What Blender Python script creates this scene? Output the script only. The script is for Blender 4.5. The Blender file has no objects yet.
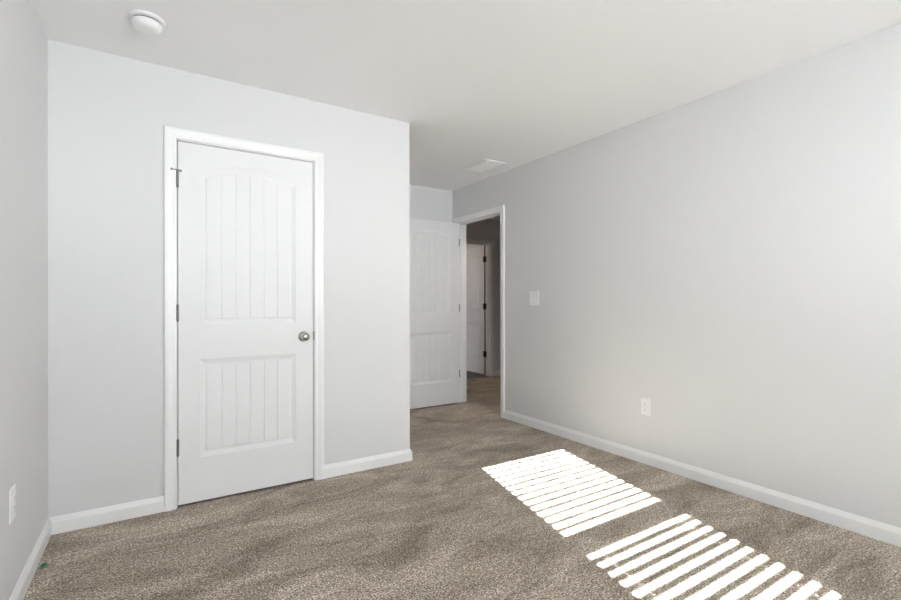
import bpy, bmesh, math, random
from mathutils import Vector, Matrix, Euler
C = bpy.context.scene
COL = C.collection
PI = math.pi
random.seed(4)

# ---------------------------------------------------------------- camera
YAW, FPX, HOR, EYE, ROLL = math.radians(32.618), 466.556, 303.286, 1.1364, -0.00143
cam_data = bpy.data.cameras.new('camera')
cam_data.sensor_width = 36.0
cam_data.lens = FPX / 901 * 36.0
cam_data.shift_y = (HOR - 300) / 901
cam_data.clip_start = 0.02
cam = bpy.data.objects.new('camera', cam_data)
COL.objects.link(cam)
cam.location = (0, 0, EYE)
cam.rotation_mode = 'QUATERNION'
cam.rotation_quaternion = Euler((PI / 2, 0, -YAW)).to_quaternion() @ Euler((0, 0, ROLL)).to_quaternion()
C.camera = cam

# ---------------------------------------------------------------- light
world = bpy.data.worlds.new('sky')
C.world = world
world.use_nodes = True
wn = world.node_tree
bg = wn.nodes['Background']
SKY, LOW_GLOW = (60.0, 61.0, 63.5), (88.0, 89.0, 91.5)     # open sky above, brighter glow added below the horizon to lift the ceiling
wtc = wn.nodes.new('ShaderNodeTexCoord')
wsep = wn.nodes.new('ShaderNodeSeparateXYZ')
wramp = wn.nodes.new('ShaderNodeMapRange')
wramp.inputs['From Min'].default_value = -0.03
wramp.inputs['From Max'].default_value = 0.06
wmix = wn.nodes.new('ShaderNodeMix')
wmix.data_type = 'VECTOR'
wmix.inputs[4].default_value = LOW_GLOW
wmix.inputs[5].default_value = SKY
wn.links.new(wtc.outputs['Generated'], wsep.inputs[0])
wn.links.new(wsep.outputs['Z'], wramp.inputs['Value'])
wn.links.new(wramp.outputs[0], wmix.inputs['Factor'])
wn.links.new(wmix.outputs[1], bg.inputs['Color'])

SUN_SLOPE = 0.42          # drop per metre of travel along +y
SUN_SIDE = 0.2255         # sideways drift per metre of travel along +y
sd = bpy.data.lights.new('sun', 'SUN')
sd.energy = 104.0
sd.angle = math.radians(0.16)
sd.color = (1.0, 0.99, 0.99)
sun = bpy.data.objects.new('sun', sd)
COL.objects.link(sun)
sun.location = (1.0, -6, 6)
sun.rotation_mode = 'QUATERNION'
sun.rotation_quaternion = Vector((SUN_SIDE, 1, -SUN_SLOPE)).to_track_quat('-Z', 'Y')

WX0, WX1, WZ0, WZ1 = 0.785, 1.697, 0.95, 2.08     # window opening
YB = -1.973                                        # room face of the window wall
pd = bpy.data.lights.new('window_daylight', 'AREA')
pd.shape = 'RECTANGLE'
pd.size, pd.size_y = WX1 - WX0, WZ1 - WZ0
pd.cycles.is_portal = True
portal = bpy.data.objects.new('window_daylight', pd)
COL.objects.link(portal)
portal.location = ((WX0 + WX1) / 2, YB - 0.16, (WZ0 + WZ1) / 2)
portal.rotation_euler = (PI / 2, 0, 0)            # faces +y, into the room

DOOR_FILL, FLOOR_FILL = 10.0, 36.0     # strengths of the two added, unseen lamps

C.view_settings.view_transform = 'Standard'
C.view_settings.look = 'None'
C.view_settings.gamma = 1
C.view_settings.use_curve_mapping = False
C.view_settings.exposure = 0.25
C.cycles.max_bounces = 16
C.cycles.diffuse_bounces = 12
C.cycles.transparent_max_bounces = 12
C.cycles.sample_clamp_indirect = 12


# ---------------------------------------------------------------- materials
def mat(name, color, rough=0.5, metal=0.0, spec=0.5):
    m = bpy.data.materials.new(name)
    m.use_nodes = True
    b = m.node_tree.nodes['Principled BSDF']
    b.inputs['Base Color'].default_value = (*color, 1)
    b.inputs['Roughness'].default_value = rough
    b.inputs['Metallic'].default_value = metal
    b.inputs['Specular IOR Level'].default_value = spec
    return m


def add_bump(m, scale, strength, dist=0.002, detail=3):
    nt = m.node_tree
    tc = nt.nodes.new('ShaderNodeTexCoord')
    n = nt.nodes.new('ShaderNodeTexNoise')
    n.inputs['Scale'].default_value = scale
    n.inputs['Detail'].default_value = detail
    bp = nt.nodes.new('ShaderNodeBump')
    bp.inputs['Strength'].default_value = strength
    bp.inputs['Distance'].default_value = dist
    nt.links.new(tc.outputs['Object'], n.inputs['Vector'])
    nt.links.new(n.outputs['Fac'], bp.inputs['Height'])
    nt.links.new(bp.outputs['Normal'], nt.nodes['Principled BSDF'].inputs['Normal'])
    return m


M = {}
M['wall'] = add_bump(mat('wall_paint', (0.68, 0.68, 0.692), 0.75, spec=0.25), 260, 0.12)
M['ceiling'] = add_bump(mat('ceiling_paint', (0.86, 0.862, 0.875), 0.85, spec=0.2), 180, 0.15)
M['trim'] = add_bump(mat('trim_paint', (0.81, 0.81, 0.82), 0.38), 90, 0.04)
M['door'] = add_bump(mat('door_paint', (0.77, 0.77, 0.785), 0.5, spec=0.3), 120, 0.05)
M['plastic'] = add_bump(mat('white_plastic', (0.82, 0.825, 0.835), 0.35), 60, 0.02)
M['nickel'] = add_bump(mat('satin_nickel', (0.50, 0.49, 0.46), 0.16, 1.0), 300, 0.05)
M['hinge'] = add_bump(mat('hinge_steel', (0.27, 0.265, 0.26), 0.4, 0.9), 300, 0.05)
M['bronze'] = add_bump(mat('dark_hinge_metal', (0.03, 0.027, 0.025), 0.45, 0.6), 300, 0.05)
M['slot'] = add_bump(mat('dark_slot', (0.03, 0.03, 0.03), 0.7), 200, 0.05)
M['outlet_slot'] = add_bump(mat('grey_slot', (0.22, 0.22, 0.22), 0.7), 200, 0.05)  # even grey for the plug slots
M['rubber'] = add_bump(mat('white_rubber', (0.7, 0.7, 0.68), 0.6), 200, 0.05)
M['vinyl'] = add_bump(mat('window_vinyl', (0.85, 0.85, 0.85), 0.35), 60, 0.02)
M['slat'] = add_bump(mat('blind_slat', (0.85, 0.85, 0.83), 0.4), 60, 0.03)
M['green'] = add_bump(mat('green_plastic', (0.03, 0.30, 0.17), 0.35), 90, 0.2)
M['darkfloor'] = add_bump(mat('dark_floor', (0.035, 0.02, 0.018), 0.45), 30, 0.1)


def glass_material():
    m = bpy.data.materials.new('window_glass')
    m.use_nodes = True
    nt = m.node_tree
    nt.nodes.clear()
    out = nt.nodes.new('ShaderNodeOutputMaterial')
    mix = nt.nodes.new('ShaderNodeMixShader')
    tr = nt.nodes.new('ShaderNodeBsdfTransparent')
    gl = nt.nodes.new('ShaderNodeBsdfGlossy')
    gl.inputs['Roughness'].default_value = 0.02
    mix.inputs['Fac'].default_value = 0.06
    tr.inputs['Color'].default_value = (0.95, 0.97, 0.96, 1)
    nt.links.new(tr.outputs[0], mix.inputs[1])
    nt.links.new(gl.outputs[0], mix.inputs[2])
    nt.links.new(mix.outputs[0], out.inputs['Surface'])
    return m


M['glass'] = glass_material()


def carpet_material():
    m = bpy.data.materials.new('carpet')
    m.use_nodes = True
    nt = m.node_tree
    b = nt.nodes['Principled BSDF']
    b.inputs['Roughness'].default_value = 0.95
    b.inputs['Specular IOR Level'].default_value = 0.1
    b.inputs['Sheen Weight'].default_value = 0.15
    b.inputs['Sheen Roughness'].default_value = 0.6
    L = nt.links.new
    tc = nt.nodes.new('ShaderNodeTexCoord')

    def noise(scale, detail, rough=0.5, dist=0.0):
        n = nt.nodes.new('ShaderNodeTexNoise')
        n.inputs['Scale'].default_value = scale
        n.inputs['Detail'].default_value = detail
        n.inputs['Roughness'].default_value = rough
        n.inputs['Distortion'].default_value = dist
        L(tc.outputs['Object'], n.inputs['Vector'])
        return n

    def ramp(src, stops):
        r = nt.nodes.new('ShaderNodeValToRGB')
        e = r.color_ramp.elements
        while len(e) < len(stops):
            e.new(0.5)
        for k, (p, c) in enumerate(stops):
            e[k].position = p
            e[k].color = (*c, 1)
        L(src, r.inputs['Fac'])
        return r

    def mix(kind, fac, a, bb):
        x = nt.nodes.new('ShaderNodeMixRGB')
        x.blend_type = kind
        x.inputs['Fac'].default_value = fac
        L(a, x.inputs['Color1'])
        L(bb, x.inputs['Color2'])
        return x

    fine = noise(138, 2, 0.66)
    yarn = ramp(fine.outputs['Fac'], [(0.31, (0.046, 0.034, 0.024)), (0.42, (0.205, 0.162, 0.120)),
                                      (0.54, (0.41, 0.346, 0.279)), (0.69, (0.86, 0.775, 0.675))])
    tuft = noise(48, 3, 0.65)
    tufts = ramp(tuft.outputs['Fac'], [(0.32, (0.66, 0.65, 0.63)), (0.68, (1.28, 1.28, 1.28))])
    lay_map = nt.nodes.new('ShaderNodeMapping')
    lay_map.inputs['Rotation'].default_value = (0, 0, math.radians(-14))
    lay_map.inputs['Scale'].default_value = (0.55, 1.35, 1)
    L(tc.outputs['Object'], lay_map.inputs['Vector'])
    lay = noise(3.4, 5, 0.66, 0.9)
    L(lay_map.outputs[0], lay.inputs['Vector'])
    lays = ramp(lay.outputs['Fac'], [(0.34, (0.62, 0.59, 0.55)), (0.47, (0.92, 0.91, 0.895)), (0.54, (1.06, 1.06, 1.06)), (0.64, (1.34, 1.37, 1.41))])
    a = mix('MULTIPLY', 1.0, yarn.outputs[0], tufts.outputs[0])
    c = mix('MULTIPLY', 1.0, a.outputs[0], lays.outputs[0])
    L(c.outputs[0], b.inputs['Base Color'])
    add = nt.nodes.new('ShaderNodeMath')
    add.operation = 'ADD'
    L(fine.outputs['Fac'], add.inputs[0])
    L(tuft.outputs['Fac'], add.inputs[1])
    bp = nt.nodes.new('ShaderNodeBump')
    bp.inputs['Strength'].default_value = 0.55
    bp.inputs['Distance'].default_value = 0.008
    L(add.outputs[0], bp.inputs['Height'])
    L(bp.outputs['Normal'], b.inputs['Normal'])
    return m


M['carpet'] = carpet_material()


# ---------------------------------------------------------------- mesh helpers
def box(bm, x0, x1, y0, y1, z0, z1):
    v = [bm.verts.new((x, y, z)) for z in (z0, z1) for y in (y0, y1) for x in (x0, x1)]
    for f in ((0, 2, 3, 1), (4, 5, 7, 6), (0, 1, 5, 4), (2, 6, 7, 3), (0, 4, 6, 2), (1, 3, 7, 5)):
        bm.faces.new([v[i] for i in f])
    return v


def lathe(bm, prof, n=32, mtx=None):
    """prof: (radius, height) pairs, turned round the local z axis."""
    rings, new = [], []
    for r, z in prof:
        if r < 1e-6:
            ring = [bm.verts.new((0, 0, z))]
        else:
            ring = [bm.verts.new((r * math.cos(2 * PI * k / n), r * math.sin(2 * PI * k / n), z)) for k in range(n)]
        rings.append(ring)
        new += ring
    for a, b in zip(rings, rings[1:]):
        for k in range(n):
            q = []
            for v in (a[k % len(a)], a[(k + 1) % len(a)], b[(k + 1) % len(b)], b[k % len(b)]):
                if v not in q:
                    q.append(v)
            if len(q) > 2:
                bm.faces.new(q)
    for ring in (rings[0], rings[-1]):
        if len(ring) > 2:
            bm.faces.new(ring)
    if mtx is not None:
        bmesh.ops.transform(bm, matrix=mtx, verts=new)
    return new


def sweep(bm, path, prof, mapf, closed=False):
    """prof (outward offset, height) swept along a mitred 2-D path; mapf turns (a, b, h) into a 3-D point."""
    n = len(path)
    rows = []
    for i in range(n):
        p = Vector(path[i])
        d0 = (p - Vector(path[i - 1])).normalized() if (i > 0 or closed) else None
        d1 = (Vector(path[(i + 1) % n]) - p).normalized() if (i < n - 1 or closed) else None
        if d0 is None: d0 = d1
        if d1 is None: d1 = d0
        n0, n1 = Vector((-d0.y, d0.x)), Vector((-d1.y, d1.x))
        m = (n0 + n1)
        m = m / m.dot(n0)
        rows.append([bm.verts.new(mapf(p.x + m.x * o, p.y + m.y * o, h)) for o, h in prof])
    k = len(prof)
    pairs = list(zip(rows, rows[1:])) + ([(rows[-1], rows[0])] if closed else [])
    for a, b in pairs:
        for j in range(k):
            bm.faces.new((a[j], a[(j + 1) % k], b[(j + 1) % k], b[j]))
    if not closed:
        bm.faces.new(rows[0])
        bm.faces.new(list(reversed(rows[-1])))


def obj(name, bm, m, parent=None, bevel=0.0, smooth=False, seg=2):
    bmesh.ops.recalc_face_normals(bm, faces=bm.faces[:])
    me = bpy.data.meshes.new(name)
    bm.to_mesh(me)
    bm.free()
    me.materials.append(m)
    if smooth:
        me.set_sharp_from_angle(angle=math.radians(35))
        for p in me.polygons:
            p.use_smooth = True
    o = bpy.data.objects.new(name, me)
    COL.objects.link(o)
    if parent is not None:
        o.parent = parent
    if bevel:
        md = o.modifiers.new('edge', 'BEVEL')
        md.width = bevel
        md.segments = seg
        md.limit_method = 'ANGLE'
    return o


def tag(o, label, cat, group=None, kind=None):
    o['label'] = label
    o['category'] = cat
    if group: o['group'] = group
    if kind: o['kind'] = kind
    return o


def empty(name, loc, rot=(0, 0, 0)):
    o = bpy.data.objects.new(name, None)
    o.empty_display_size = 0.05
    COL.objects.link(o)
    o.location = loc
    o.rotation_euler = rot
    return o


def boxes(*bs):
    bm = bmesh.new()
    for b in bs:
        box(bm, *b)
    return bm


def struct(name, bm, m, label, cat, bevel=0.0):
    return tag(obj(name, bm, m, bevel=bevel), label, cat, kind='structure')


# ---------------------------------------------------------------- room shell
XL, YC, XE, YF, XR, H = -0.4308, 3.0027, 1.5707, 4.554, 2.9417, 2.44
T = 0.115
WT = 0.16                                   # outer wall with the window
CD0, CD1, DH = 0.1185, 0.8760, 2.047        # closet door opening
BD0, BD1 = 3.662, 4.445                     # bedroom door opening along y
HY, HX0, HX1, HXR = 5.76, 3.60, 4.414, 4.78 # hall end wall, its door opening, hall right wall
JT = 0.02                                   # jamb thickness

bm = bmesh.new()
box(bm, XL - 0.12, HXR + 0.12, YB - WT, HY + 0.0, -0.1, 0.0)
struct('floor', bm, M['carpet'], 'brown-grey speckled carpet floor', 'floor')
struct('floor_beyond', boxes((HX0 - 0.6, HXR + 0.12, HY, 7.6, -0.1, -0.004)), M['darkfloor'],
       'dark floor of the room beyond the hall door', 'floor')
struct('ceiling', boxes((XL - 0.12, HXR + 0.12, YB - WT, 7.6, H, H + 0.1)), M['ceiling'], 'plain off-white ceiling', 'ceiling')
struct('wall_left', boxes((XL - 0.12, XL, YB, YF, 0, H)), M['wall'], 'pale grey wall on the left with a low outlet', 'wall')
struct('wall_closet', boxes((XL, CD0 - JT, YC, YC + T, 0, H), (CD1 + JT, XE, YC, YC + T, 0, H),
                            (CD0 - JT, CD1 + JT, YC, YC + T, DH + JT, H),
                            (XE - T, XE, YC + T, YF, 0, H)), M['wall'],
       'pale grey closet wall around the closed door, turning the corner', 'wall')
struct('wall_far', boxes((XL - 0.12, XR, YF, YF + T, 0, H)), M['wall'], 'pale grey end wall behind the open door', 'wall')
struct('wall_right', boxes((XR, XR + T, YB, BD0 - JT, 0, H), (XR, XR + T, BD1 + JT, HY, 0, H),
                           (XR, XR + T, BD0 - JT, BD1 + JT, DH + JT, H)), M['wall'],
       'long pale grey wall on the right with switch and outlet', 'wall')
struct('wall_back', boxes((XL - 0.12, WX0, YB - WT, YB, 0, H), (WX1, HXR + 0.12, YB - WT, YB, 0, H),
                          (WX0, WX1, YB - WT, YB, 0, WZ0), (WX0, WX1, YB - WT, YB, WZ1, H)), M['wall'],
       'window wall behind the camera', 'wall')
struct('wall_hall_end', boxes((XR + T, HX0 - JT, HY, HY + T, 0, H), (HX1 + JT, HXR, HY, HY + T, 0, H),
                              (HX0 - JT, HX1 + JT, HY, HY + T, DH + JT, H)), M['wall'],
       'shaded hall wall seen through the doorway', 'wall')
struct('wall_hall_side', boxes((HXR, HXR + 0.12, YB, 7.6, 0, H)), M['wall'], 'far side wall of the hall', 'wall')
struct('wall_hall_near', boxes((XR + T, HXR, 2.2 - T, 2.2, 0, H)), M['wall'], 'near end wall of the hall', 'wall')
struct('wall_beyond', boxes((HX0 - 0.6, HXR, 7.5, 7.6, 0, H), (HX0 - 0.7, HX0 - 0.6, HY + T, 7.6, 0, H)), M['wall'],
       'walls of the dark room beyond the hall', 'wall')

# ---- mouldings
CAS = [(0, 0), (0, 0.010), (0.004, 0.0125), (0.020, 0.0135), (0.028, 0.0155), (0.040, 0.0175), (0.052, 0.0175),
       (0.057, 0.0150), (0.058, 0.0120), (0.058, 0)]
BASE_H = 0.084
BAS = [(0, 0), (0, 0.0135), (0.058, 0.0135), (0.0615, 0.0125), (0.0795, 0.0045), (0.083, 0.0035), (0.084, 0.0025), (0.084, 0)]
BASP = [(h, o) for o, h in BAS]             # (offset from wall, height)


def baseboard(name, path, label):
    """path runs so that the room lies to its left."""
    bm = bmesh.new()
    sweep(bm, path, BASP, lambda a, b, h: (a, b, h))
    return struct(name, bm, M['trim'], label, 'baseboard')


R5 = 0.005
baseboard('baseboard_closet_left', [(CD0 - R5 - 0.058, YC), (XL, YC), (XL, YB), (XR, YB), (XR, BD0 - R5 - 0.058)],
          'white baseboard along left, window and right walls')
baseboard('baseboard_closet', [(XE, YF), (XE, YC), (CD1 + R5 + 0.058, YC)], 'white baseboard right of the closet door, wrapping the corner')
baseboard('baseboard_far', [(XR, YF), (XE, YF)], 'white baseboard behind the open door')
baseboard('baseboard_hall', [(HXR, 2.2), (HXR, HY), (HX1 + R5 + 0.058, HY)], 'white baseboard of the hall, right of the hall door')
baseboard('baseboard_hall_end', [(HX0 - R5 - 0.058, HY), (XR + T, HY), (XR + T, BD1 + R5 + 0.058)], 'white baseboard in the hall corner')


def door_frame(name, mapf, w, h, depth, stop_at, label, both=True):
    """casing + jamb for an opening 0..w wide, h high; mapf(a, z, t): along the wall, up, out of the wall (front = +)."""
    bm = bmesh.new()
    path = [(w + R5, 0), (w + R5, h + R5), (-R5, h + R5), (-R5, 0)]
    path = list(reversed(path))                          # left leg up, across, right leg down: outside lies to the left
    sweep(bm, path, CAS, lambda a, b, t: mapf(a, b, t))
    if both:
        sweep(bm, path, CAS, lambda a, b, t: mapf(a, b, -depth - t))
    o = struct(name, bm, M['trim'], label, 'door casing')
    bm = bmesh.new()
    JP = [(0, 0), (JT, 0), (JT, -depth), (0, -depth)]
    p2 = [(0, 0), (0, h), (w, h), (w, 0)]
    sweep(bm, p2, JP, lambda a, b, t: mapf(a, b, t))
    ST = [(0, stop_at), (-0.011, stop_at), (-0.011, stop_at - 0.035), (0, stop_at - 0.035)]
    sweep(bm, p2, ST, lambda a, b, t: mapf(a, b, t))
    obj('jamb', bm, M['trim'], o)
    return o


t1 = door_frame('trim_1', lambda a, z, t: (CD0 + a, YC - t, z), CD1 - CD0, DH, T, -0.040, 'white casing around the closed closet door')
door_frame('trim_2', lambda a, z, t: (XR - t, BD0 + a, z), BD1 - BD0, DH, T, -0.038, 'white casing of the open doorway in the right wall')
door_frame('trim_3', lambda a, z, t: (HX0 + a, HY - t, z), HX1 - HX0, DH, T, -0.040, 'shaded casing of the door seen across the hall')


st = obj('strike_plate', boxes((CD1 - 0.0022, CD1 + 0.0062, YC - 0.0022, YC + 0.0004, 0.900, 0.957), (CD1 - 0.0008, CD1 + 0.0004, YC, YC + 0.030, 0.900, 0.957)),
         M['hinge'], t1)
st['label'] = 'grey metal strike plate beside the knob'


# ---------------------------------------------------------------- doors
def door_slab(w, h, t=0.035):
    """Two-panel plank door, arched upper panel; hinge edge at x=0, faces at y=0 and y=t."""
    bm = bmesh.new()
    sx = 0.106
    xc, hw = w / 2, w / 2 - sx
    lo, up = (0.248, 0.806, 0.0), (1.000, 1.872, 0.058)       # z0, spring, rise
    rings = [(0.0, 0.0), (0.004, 0.0022), (0.010, 0.0036), (0.022, 0.0085), (0.030, 0.0100), (0.034, 0.0100), (0.0365, 0.0062)]
    din = rings[-1][0]
    us, dep = [-1.0], [0.0]
    npl = 6
    g = 0.0036 / (hw - din)
    for k in range(1, npl):
        u = -1 + 2 * k / npl
        um = u - 1.0 / npl
        us += [um, u - g, u - g * 0.25, u + g * 0.25, u + g]
        dep += [0, 0, 0.0034, 0.0034, 0]
    us += [1 - 1.0 / npl, 1.0]
    dep += [0, 0]
    N = len(us)
    for side in (0, 1):
        Y = (lambda d: d) if side == 0 else (lambda d: t - d)
        V = lambda x, z, d=0.0: bm.verts.new((x, Y(d), z))
        F = bm.faces.new
        F((V(0, 0), V(sx, 0), V(sx, h), V(0, h)))
        F((V(w - sx, 0), V(w, 0), V(w, h), V(w - sx, h)))
        top = lambda pn, u: pn[1] + pn[2] * (1 - u * u)
        for i in range(N - 1):
            xa, xb = xc + us[i] * hw, xc + us[i + 1] * hw
            ua, ub = us[i], us[i + 1]
            F((V(xa, 0), V(xb, 0), V(xb, lo[0]), V(xa, lo[0])))
            F((V(xa, top(lo, ua)), V(xb, top(lo, ub)), V(xb, up[0]), V(xa, up[0])))
            F((V(xa, top(up, ua)), V(xb, top(up, ub)), V(xb, h), V(xa, h)))
        for pn in (lo, up):
            prev = None
            for d, dz in rings:
                ring = [V(xc + u * (hw - d), pn[0] + d, dz) for u in us]
                ring += [V(xc + u * (hw - d), top(pn, u) - d, dz) for u in reversed(us)]
                if prev:
                    for k in range(2 * N):
                        F((prev[k], prev[(k + 1) % (2 * N)], ring[(k + 1) % (2 * N)], ring[k]))
                prev = ring
            d, dz = rings[-1]
            bot = [V(xc + u * (hw - d), pn[0] + d, dz + e) for u, e in zip(us, dep)]
            tp = [V(xc + u * (hw - d), top(pn, u) - d, dz + e) for u, e in zip(us, dep)]
            for i in range(N - 1):
                F((bot[i], bot[i + 1], tp[i + 1], tp[i]))
    for a, b in (((0, 0), (0, h)), ((w, 0), (w, h)), ((0, 0), (w, 0)), ((0, h), (w, h))):
        bm.faces.new([bm.verts.new(p) for p in ((a[0], 0, a[1]), (b[0], 0, b[1]), (b[0], t, b[1]), (a[0], t, a[1]))])
    bmesh.ops.remove_doubles(bm, verts=bm.verts[:], dist=1e-5)
    return bm


def knob_mesh(sign, t):
    """Rose, neck and rounded knob standing out of a face (sign -1: the y=0 face)."""
    bm = bmesh.new()
    prof = [(0.033, 0), (0.033, 0.004), (0.030, 0.008), (0.022, 0.011), (0.0125, 0.014), (0.0115, 0.026), (0.016, 0.031),
            (0.0235, 0.037), (0.0275, 0.045), (0.0275, 0.052), (0.024, 0.060), (0.016, 0.0655), (0.008, 0.0672), (0, 0.0675)]
    rot = Matrix.Rotation(PI / 2 if sign < 0 else -PI / 2, 4, 'X')
    lathe(bm, prof, 40, Matrix.Translation((0, 0 if sign < 0 else t, 0)) @ rot)
    return bm


def build_door(name, label, w, h, loc, rotz, hz, metal, knuckle_side, knob=True, extra=()):
    t = 0.035
    d = obj(name, door_slab(w, h, t), M['door'])
    tag(d, label, 'door', kind='structure')
    d.location = loc
    d.rotation_euler = (0, 0, rotz)
    if knob:
        for s in (-1, 1):
            k = obj('door_knob', knob_mesh(s, t), M['nickel'], d, smooth=True)
            k.location = (w - 0.060, 0, 0.913)
            k['label'] = 'round satin nickel knob'
        lt = obj('latch', boxes((w - 0.001, w + 0.0012, 0.004, 0.031, 0.885, 0.942)), M['nickel'], d)
        lt['label'] = 'satin metal latch plate in the door edge'
    ky = -0.0055 if knuckle_side < 0 else t + 0.0055
    for z in hz:
        bm = bmesh.new()
        n = 5
        for q in range(n):                               # five-knuckle barrel
            z0 = -0.0445 + q * 0.0178
            lathe(bm, [(0, z0 + 0.0003), (0.0056, z0 + 0.0003), (0.0062, z0 + 0.001), (0.0062, z0 + 0.0168), (0.0056, z0 + 0.0175), (0, z0 + 0.0175)],
                  16, Matrix.Translation((-0.0025, ky, 0)))
        for s in (-1, 1):                                # pin tips
            lathe(bm, [(0, s * 0.0443), (0.0035, s * 0.0443), (0.0045, s * 0.0465), (0.003, s * 0.049), (0, s * 0.0495)], 14,
                  Matrix.Translation((-0.0025, ky, 0)))
        y0, y1 = (ky, 0.028) if knuckle_side < 0 else (t - 0.028, ky)
        box(bm, -0.0012, 0.0004, y0, y1, -0.0445, 0.0445)
        for e in extra:
            box(bm, *e, -0.0445, 0.0445)
        hg = obj('hinge', bm, metal, d)
        hg.location = (0, 0, z)
        hg['label'] = 'metal butt hinge'
    return d


GAP = 0.0042
cw = CD1 - CD0 - 2 * GAP - 0.0005
HZ = (0.320, 1.070, 1.815)
d1 = build_door('door_1', 'closed white two-panel closet door with round nickel knob', cw, 2.028, (CD0 + GAP + 0.0005, YC + 0.002, 0.014), 0, HZ, M['hinge'], -1)
# spring stop on the top hinge pin
bm = bmesh.new()
R = Matrix.Rotation
lathe(bm, [(0, 0), (0.0075, 0), (0.0075, 0.003), (0, 0.003)], 16, Matrix.Translation((-0.0025, -0.0055, 0.0)))
lathe(bm, [(0, 0), (0.0028, 0), (0.0028, 0.034), (0, 0.034)], 12, Matrix.Translation((-0.0025, -0.0055, 0.0015)) @ R(math.radians(-118), 4, 'Z') @ R(math.radians(72), 4, 'X') @ R(0, 4, 'Y'))
box(bm, 0.0, 0.016, -0.013, -0.009, -0.003, 0.006)
box(bm, -0.030, -0.004, -0.0240, -0.0200, -0.002, 0.004)
box(bm, 0.006, 0.018, -0.016, -0.006, -0.006, 0.004)
ps = obj('hinge_pin_stop', bm, M['hinge'], d1)
ps.location = (0, 0, HZ[2] + 0.047)
ps['label'] = 'small metal hinge pin door stop'
bm = bmesh.new()
lathe(bm, [(0, -0.006), (0.0055, -0.006), (0.0065, 0), (0.0055, 0.006), (0, 0.006)], 14, Matrix.Translation((-0.031, -0.024, 0.001)) @ R(PI / 2, 4, 'X'))
obj('bumper', bm, M['hinge'], ps, smooth=True)

bw = BD1 - BD0 - 2 * GAP - 0.002
build_door('door_2', 'white two-panel bedroom door standing open against the end wall', bw, 2.026, (XR - 0.0145, BD1 - 0.0125, 0.015), PI, HZ, M['hinge'], -1,
           extra=((-0.0435, -0.0085, -0.0127, -0.0113),))
hw_ = HX1 - HX0 - 2 * GAP
d3 = build_door('door_3', 'shaded door standing open across the hall with black hinges', hw_, 2.026, (4.450, HY + T + 0.034, 0.016), PI / 2, HZ, M['bronze'], 1,
                extra=((-0.069, -0.034, 0.0355, 0.0375), (0.0, 0.030, 0.0345, 0.0365)))
es = obj('gap_shade', boxes((-0.006, -0.0002, 0.0, 0.035, 0.0, 2.026)), M['bronze'], d3)  # black strip puts the shade of the hinge gap into colour
es['label'] = 'black strip standing in for shade in the hinge gap'

# ---------------------------------------------------------------- window with blind (behind the camera)
GY = YB - 0.115
fr = bmesh.new()
FW = 0.035
for b in ((WX0, WX0 + FW, YB - 0.15, YB - 0.075, WZ0, WZ1), (WX1 - FW, WX1, YB - 0.15, YB - 0.075, WZ0, WZ1),
          (WX0 + FW, WX1 - FW, YB - 0.15, YB - 0.075, WZ0, WZ0 + FW), (WX0 + FW, WX1 - FW, YB - 0.15, YB - 0.075, WZ1 - FW, WZ1)):
    box(fr, *b)
win = struct('window_1', fr, M['vinyl'], 'white vinyl window behind the camera', 'window')
MZ = 1.514


def sash(z0, z1, y0, y1, top, bottom):
    a, b = WX0 + FW, WX1 - FW
    sw = 0.030
    s = obj('window_sash', boxes((a, a + sw, y0, y1, z0, z1), (b - sw, b, y0, y1, z0, z1),
                                 (a + sw, b - sw, y0, y1, z0, z0 + bottom), (a + sw, b - sw, y0, y1, z1 - top, z1)), M['vinyl'], win)
    ym = (y0 + y1) / 2
    obj('pane', boxes((a + sw, b - sw, ym - 0.002, ym + 0.002, z0 + bottom, z1 - top)), M['glass'], s)
    return s


sash(MZ - 0.02, WZ1 - FW, YB - 0.148, YB - 0.116, 0.030, 0.050)
sash(WZ0 + FW, MZ + 0.02, YB - 0.112, YB - 0.080, 0.050, 0.045)
obj('window_sill', boxes((WX0 - 0.04, WX1 + 0.04, YB - 0.0, YB + 0.03, WZ0 - 0.02, WZ0), (WX0, WX1, YB - 0.075, YB, WZ0 - 0.001, WZ0 + 0.004)), M['trim'], win)

BY = YB - 0.057                                     # plane of the slats
blind = tag(empty('window_blind', ((WX0 + WX1) / 2, BY, WZ0)), 'white horizontal slat blind hung in the window', 'blind')


def bpart(name, bm, m):
    o = obj(name, bm, m, blind)
    o.matrix_parent_inverse = Matrix.Translation(blind.location).inverted()
    return o


SX0, SX1 = WX0 + 0.008, WX1 - 0.008
bpart('headrail', boxes((SX0, SX1, BY - 0.026, BY + 0.026, 1.948, 2.010)), M['slat'])
bpart('valance', boxes((SX0 - 0.004, SX1 + 0.004, BY + 0.030, BY + 0.037, 1.940, 2.060)), M['slat'])
bm = bmesh.new()
SLW, TH, PITCH, Z0 = 0.035, 0.0020, 0.03028, 1.918
HOLES = (SX0 + 0.145, SX1 - 0.145)


def slat(z, tilt):
    ct, st = math.cos(tilt), math.sin(tilt)

    def bx(x0, x1, a0, a1):                       # a: across the slat, room edge (+) to outer edge (-)
        vs = box(bm, x0, x1, a0, a1, -TH / 2, TH / 2)
        for v in vs:
            y, zz = v.co.y, v.co.z
            v.co = (v.co.x, BY + y * ct + zz * st, z - y * st + zz * ct)
    hs = 0.003
    xs = [SX0, HOLES[0] - hs, HOLES[0] + hs, HOLES[1] - hs, HOLES[1] + hs, SX1]
    for k in range(5):
        if k % 2 == 0:
            bx(xs[k], xs[k + 1], -SLW / 2, SLW / 2)
        else:
            bx(xs[k], xs[k + 1], -SLW / 2, -0.008)
            bx(xs[k], xs[k + 1], 0.008, SLW / 2)


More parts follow.
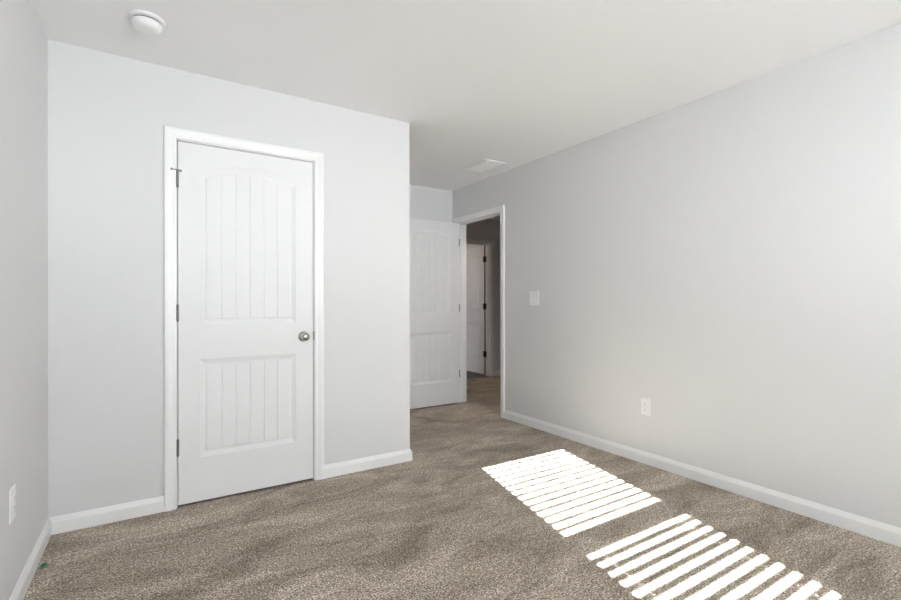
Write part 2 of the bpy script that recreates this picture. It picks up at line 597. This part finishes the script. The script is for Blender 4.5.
k, z = 0, Z0
while z > WZ0 + 0.05:
    slat(z, math.radians(4.2 if z > 1.49 else -3.0))
    k += 1
    z -= PITCH if z > 1.49 else PITCH * 0.966
bpart('slats', bm, M['slat'])
bpart('bottom_rail', boxes((SX0, SX1, BY - 0.024, BY + 0.024, WZ0 + 0.012, WZ0 + 0.030)), M['slat'])
for hx in HOLES:
    for dy in (-0.0195, 0.0195):
        bm = bmesh.new()
        lathe(bm, [(0, WZ0 + 0.03), (0.0009, WZ0 + 0.03), (0.0009, 2.0), (0, 2.0)], 8, Matrix.Translation((hx + 0.008, BY + dy, 0)))
        bpart('ladder_cord', bm, M['slat'])
bm = bmesh.new()
lathe(bm, [(0, 1.2), (0.004, 1.2), (0.0035, 1.96), (0, 1.96)], 10, Matrix.Translation((SX0 + 0.06, BY + 0.045, 0)))
bpart('tilt_wand', bm, M['slat'])

# ---------------------------------------------------------------- added lamps, out of view
def fill_lamp(loc, label, strength, color, group=None):
    e = tag(empty('fill_lamp', loc), label, 'ceiling lamp')
    bm = bmesh.new()
    lathe(bm, [(0, 0), (0.165, 0), (0.168, -0.010), (0.165, -0.022), (0.150, -0.026), (0, -0.026)], 48)
    obj('base', bm, M['nickel'], e, smooth=True)
    m = bpy.data.materials.new('fill_lamp_glass')
    m.use_nodes = True
    b = m.node_tree.nodes['Principled BSDF']
    b.inputs['Base Color'].default_value = (0.9, 0.9, 0.88, 1)
    b.inputs['Roughness'].default_value = 0.4
    b.inputs['Emission Color'].default_value = (*color, 1)
    b.inputs['Emission Strength'].default_value = strength
    bm = bmesh.new()
    lathe(bm, [(0.148, -0.0255), (0.146, -0.040), (0.130, -0.065), (0.100, -0.085), (0.055, -0.098), (0, -0.102)], 48)
    obj('shade', bm, m, e, smooth=True)
    bm = bmesh.new()
    lathe(bm, [(0, -0.100), (0.010, -0.102), (0.008, -0.110), (0.004, -0.116), (0, -0.117)], 20)
    obj('finial', bm, M['nickel'], e, smooth=True)
    return e


fill_lamp((3.55, 6.75, H), 'added unseen lamp in the room beyond the hall, warming the open door', DOOR_FILL, (1.0, 0.74, 0.52))  # unseen lamp, added to throw warm light on the hall door
dl = tag(empty('hall_fill', (3.50, 4.20, H)), 'added unseen spot in the hall ceiling, lifting the hall floor', 'hall_fill')  # unseen spot, added to brighten the hall floor below the upper walls
bm = bmesh.new()
lathe(bm, [(0.058, 0), (0.085, 0), (0.085, -0.004), (0.080, -0.007), (0.062, -0.007), (0.058, -0.004), (0.058, 0)], 40)
obj('trim_ring', bm, M['plastic'], dl, smooth=True)
ld = bpy.data.lights.new('hall_fill_spot', 'SPOT')
ld.energy = FLOOR_FILL
ld.color = (1.0, 0.87, 0.74)
ld.spot_size = math.radians(95)
ld.spot_blend = 0.7
ld.shadow_soft_size = 0.05
lo = bpy.data.objects.new('hall_fill_spot', ld)
COL.objects.link(lo)
lo.location = (3.50, 4.20, H - 0.02)

# ---------------------------------------------------------------- smoke detector
sm = tag(empty('smoke_detector', (-0.018, 2.548, H)), 'round white smoke detector on the ceiling', 'smoke detector')
bm = bmesh.new()
lathe(bm, [(0, 0), (0.072, 0), (0.0725, -0.004), (0.071, -0.011), (0.067, -0.0145), (0.0615, -0.0155), (0, -0.0155)], 56)
obj('base_ring', bm, M['plastic'], sm, smooth=True)
bm = bmesh.new()
lathe(bm, [(0, -0.015), (0.0575, -0.015), (0.0575, -0.0205), (0, -0.0205)], 48)
sl = obj('sensing_slot', bm, M['slot'], sm)
sl['label'] = 'thin dark gap below the base ring'
bm = bmesh.new()
lathe(bm, [(0, -0.0195), (0.0575, -0.0195), (0.0600, -0.0205), (0.0605, -0.024), (0.0585, -0.034), (0.053, -0.043), (0.043, -0.049), (0.028, -0.0515), (0, -0.052)], 56)
obj('cover', bm, M['plastic'], sm, smooth=True)

# ---------------------------------------------------------------- ceiling register
VX0, VX1, VY0, VY1 = 2.548, 2.785, 3.372, 3.742
vt = tag(empty('ceiling_vent', ((VX0 + VX1) / 2, (VY0 + VY1) / 2, H)), 'white louvred air vent on the ceiling near the doorway', 'vent')
a, b = (VX1 - VX0) / 2, (VY1 - VY0) / 2
bm = bmesh.new()
sweep(bm, [(-a + 0.03, -b + 0.03), (-a + 0.03, b - 0.03), (a - 0.03, b - 0.03), (a - 0.03, -b + 0.03)],
      [(0, 0), (0, -0.006), (0.004, -0.010), (0.026, -0.011), (0.030, -0.009), (0.030, 0)],
      lambda x, y, h: (x, y, h), closed=True)
obj('frame', bm, M['plastic'], vt)
obj('damper', boxes((-a + 0.028, a - 0.028, -b + 0.028, b - 0.028, -0.0015, 0.0)), M['plastic'], vt)
bm = bmesh.new()
n = 13
for k in range(n):
    yy = -b + 0.036 + k * (2 * b - 0.072) / (n - 1)
    vs = box(bm, -a + 0.03, a - 0.03, -0.010, 0.010, -0.0008, 0.0008)
    bmesh.ops.transform(bm, matrix=Matrix.Translation((0, yy, -0.007)) @ Matrix.Rotation(math.radians(-30), 4, 'X'), verts=vs)
obj('louvres', bm, M['plastic'], vt)


# ---------------------------------------------------------------- switch and outlets
def screw(parent, loc):
    bm = bmesh.new()
    lathe(bm, [(0, -0.001), (0.0034, -0.001), (0.0032, 0.0008), (0.0018, 0.0012), (0, 0.0013)], 16, Matrix.Rotation(PI / 2, 4, 'X'))
    o = obj('screw', bm, M['plastic'], parent, smooth=True)
    o.location = loc


def plate(parent, w, h):
    bm = bmesh.new()
    pr = [(0, 0.0055), (0.003, 0.0052), (0.006, 0.0035), (0.0065, 0)]
    a, b = w / 2 - 0.0065, h / 2 - 0.0065
    sweep(bm, [(-a, -b), (-a, b), (a, b), (a, -b)], [(0, 0)] + pr, lambda x, z, t: (x, -t, z), closed=True)
    bm.faces.new([bm.verts.new((x, -0.0055, z)) for x, z in ((-a, -b), (a, -b), (a, b), (-a, b))])
    bmesh.ops.remove_doubles(bm, verts=bm.verts[:], dist=1e-5)
    return obj('wall_plate', bm, M['plastic'], parent)


def outlet(loc, rotz, label):
    e = tag(empty('wall_outlet', loc, (0, 0, rotz)), label, 'outlet', 'wall outlets')
    p = plate(e, 0.074, 0.120)
    for s in (-1, 1):
        bm = bmesh.new()
        n = 28
        pts = []
        for k in range(n):
            an = 2 * PI * k / n
            pts.append((0.0172 * math.cos(an), max(-0.0135, min(0.0135, 0.0172 * math.sin(an)))))
        f0 = [bm.verts.new((x, -0.005, z)) for x, z in pts]
        f1 = [bm.verts.new((x, -0.0078, z)) for x, z in pts]
        for k in range(n):
            bm.faces.new((f0[k], f0[(k + 1) % n], f1[(k + 1) % n], f1[k]))
        bm.faces.new(f1)
        r = obj('receptacle', bm, M['plastic'], e)
        r.location = (0, 0, s * 0.0197)
        bm = bmesh.new()
        box(bm, -0.0075, -0.0055, -0.0083, -0.0076, 0.000, 0.0085)
        box(bm, 0.0055, 0.0075, -0.0083, -0.0076, 0.001, 0.0080)
        lathe(bm, [(0, -0.0007), (0.0024, -0.0007), (0.0024, 0), (0, 0)], 14, Matrix.Translation((0, -0.0076, -0.0065)) @ Matrix.Rotation(-PI / 2, 4, 'X'))
        q = obj('slots', bm, M['outlet_slot'], r)
        q['label'] = 'dark plug slots'
    screw(p, (0, -0.0057, 0))
    return e


outlet((XR, 2.036, 0.401), PI * 1.5, 'white wall outlet low on the right wall below the light switch')
outlet((XL, 2.293, 0.407), PI / 2, 'white wall outlet low on the left wall, at the left edge')

sw = tag(empty('light_switch', (XR, 3.176, 1.181), (0, 0, PI * 1.5)), 'white double light switch on the right wall beside the doorway', 'light switch')
p = plate(sw, 0.125, 0.128)
for s, up in ((-1, 1), (1, -1)):
    bm = bmesh.new()
    box(bm, -0.0052, 0.0052, -0.0068, -0.005, -0.0125, 0.0125)
    vs = box(bm, -0.0042, 0.0042, -0.017, -0.004, -0.0040, 0.0040)
    bmesh.ops.transform(bm, matrix=Matrix.Rotation(math.radians(28 * up), 4, 'X'), verts=vs)
    tg = obj('toggle', bm, M['plastic'], sw, bevel=0.0012)
    tg.location = (s * 0.023, 0, 0)
    for dz in (-0.0302, 0.0302):
        screw(p, (s * 0.023, -0.0057, dz))

# ---------------------------------------------------------------- green scrap by the left baseboard
bm = bmesh.new()
rng = random.Random(11)
for k in range(7):                                # a torn, folded strip of thin plastic
    an = k * 0.9 + rng.uniform(-0.4, 0.4)
    ln, wd = rng.uniform(0.018, 0.034), rng.uniform(0.007, 0.012)
    pts, base = [], Vector((rng.uniform(-0.006, 0.006), rng.uniform(-0.006, 0.006), 0.003))
    rows = []
    for q in range(6):
        s = q / 5
        c = base + Vector((math.cos(an + s * 0.8), math.sin(an + s * 0.8), 0)) * (ln * (s - 0.35)) + Vector((0, 0, 0.004 + 0.008 * math.sin(s * PI) + 0.003 * math.sin(q * 2.1 + k)))
        nrm = Vector((-math.sin(an + s * 0.8), math.cos(an + s * 0.8), 0.5 * math.sin(k + q))) * wd * (0.35 + 0.65 * math.sin(PI * (0.15 + 0.7 * s))) / 2
        rows.append((bm.verts.new(c - nrm), bm.verts.new(c + nrm)))
    for r0, r1 in zip(rows, rows[1:]):
        bm.faces.new((r0[0], r0[1], r1[1], r1[0]))
bmesh.ops.solidify(bm, geom=bm.faces[:], thickness=0.0006)
g = obj('plastic_scrap', bm, M['green'])
zmin = min((v.co.z for v in g.data.vertices))
g.location = (-0.396, 2.640, -zmin)
tag(g, 'small crumpled green scrap on the carpet beside the left baseboard', 'scrap')
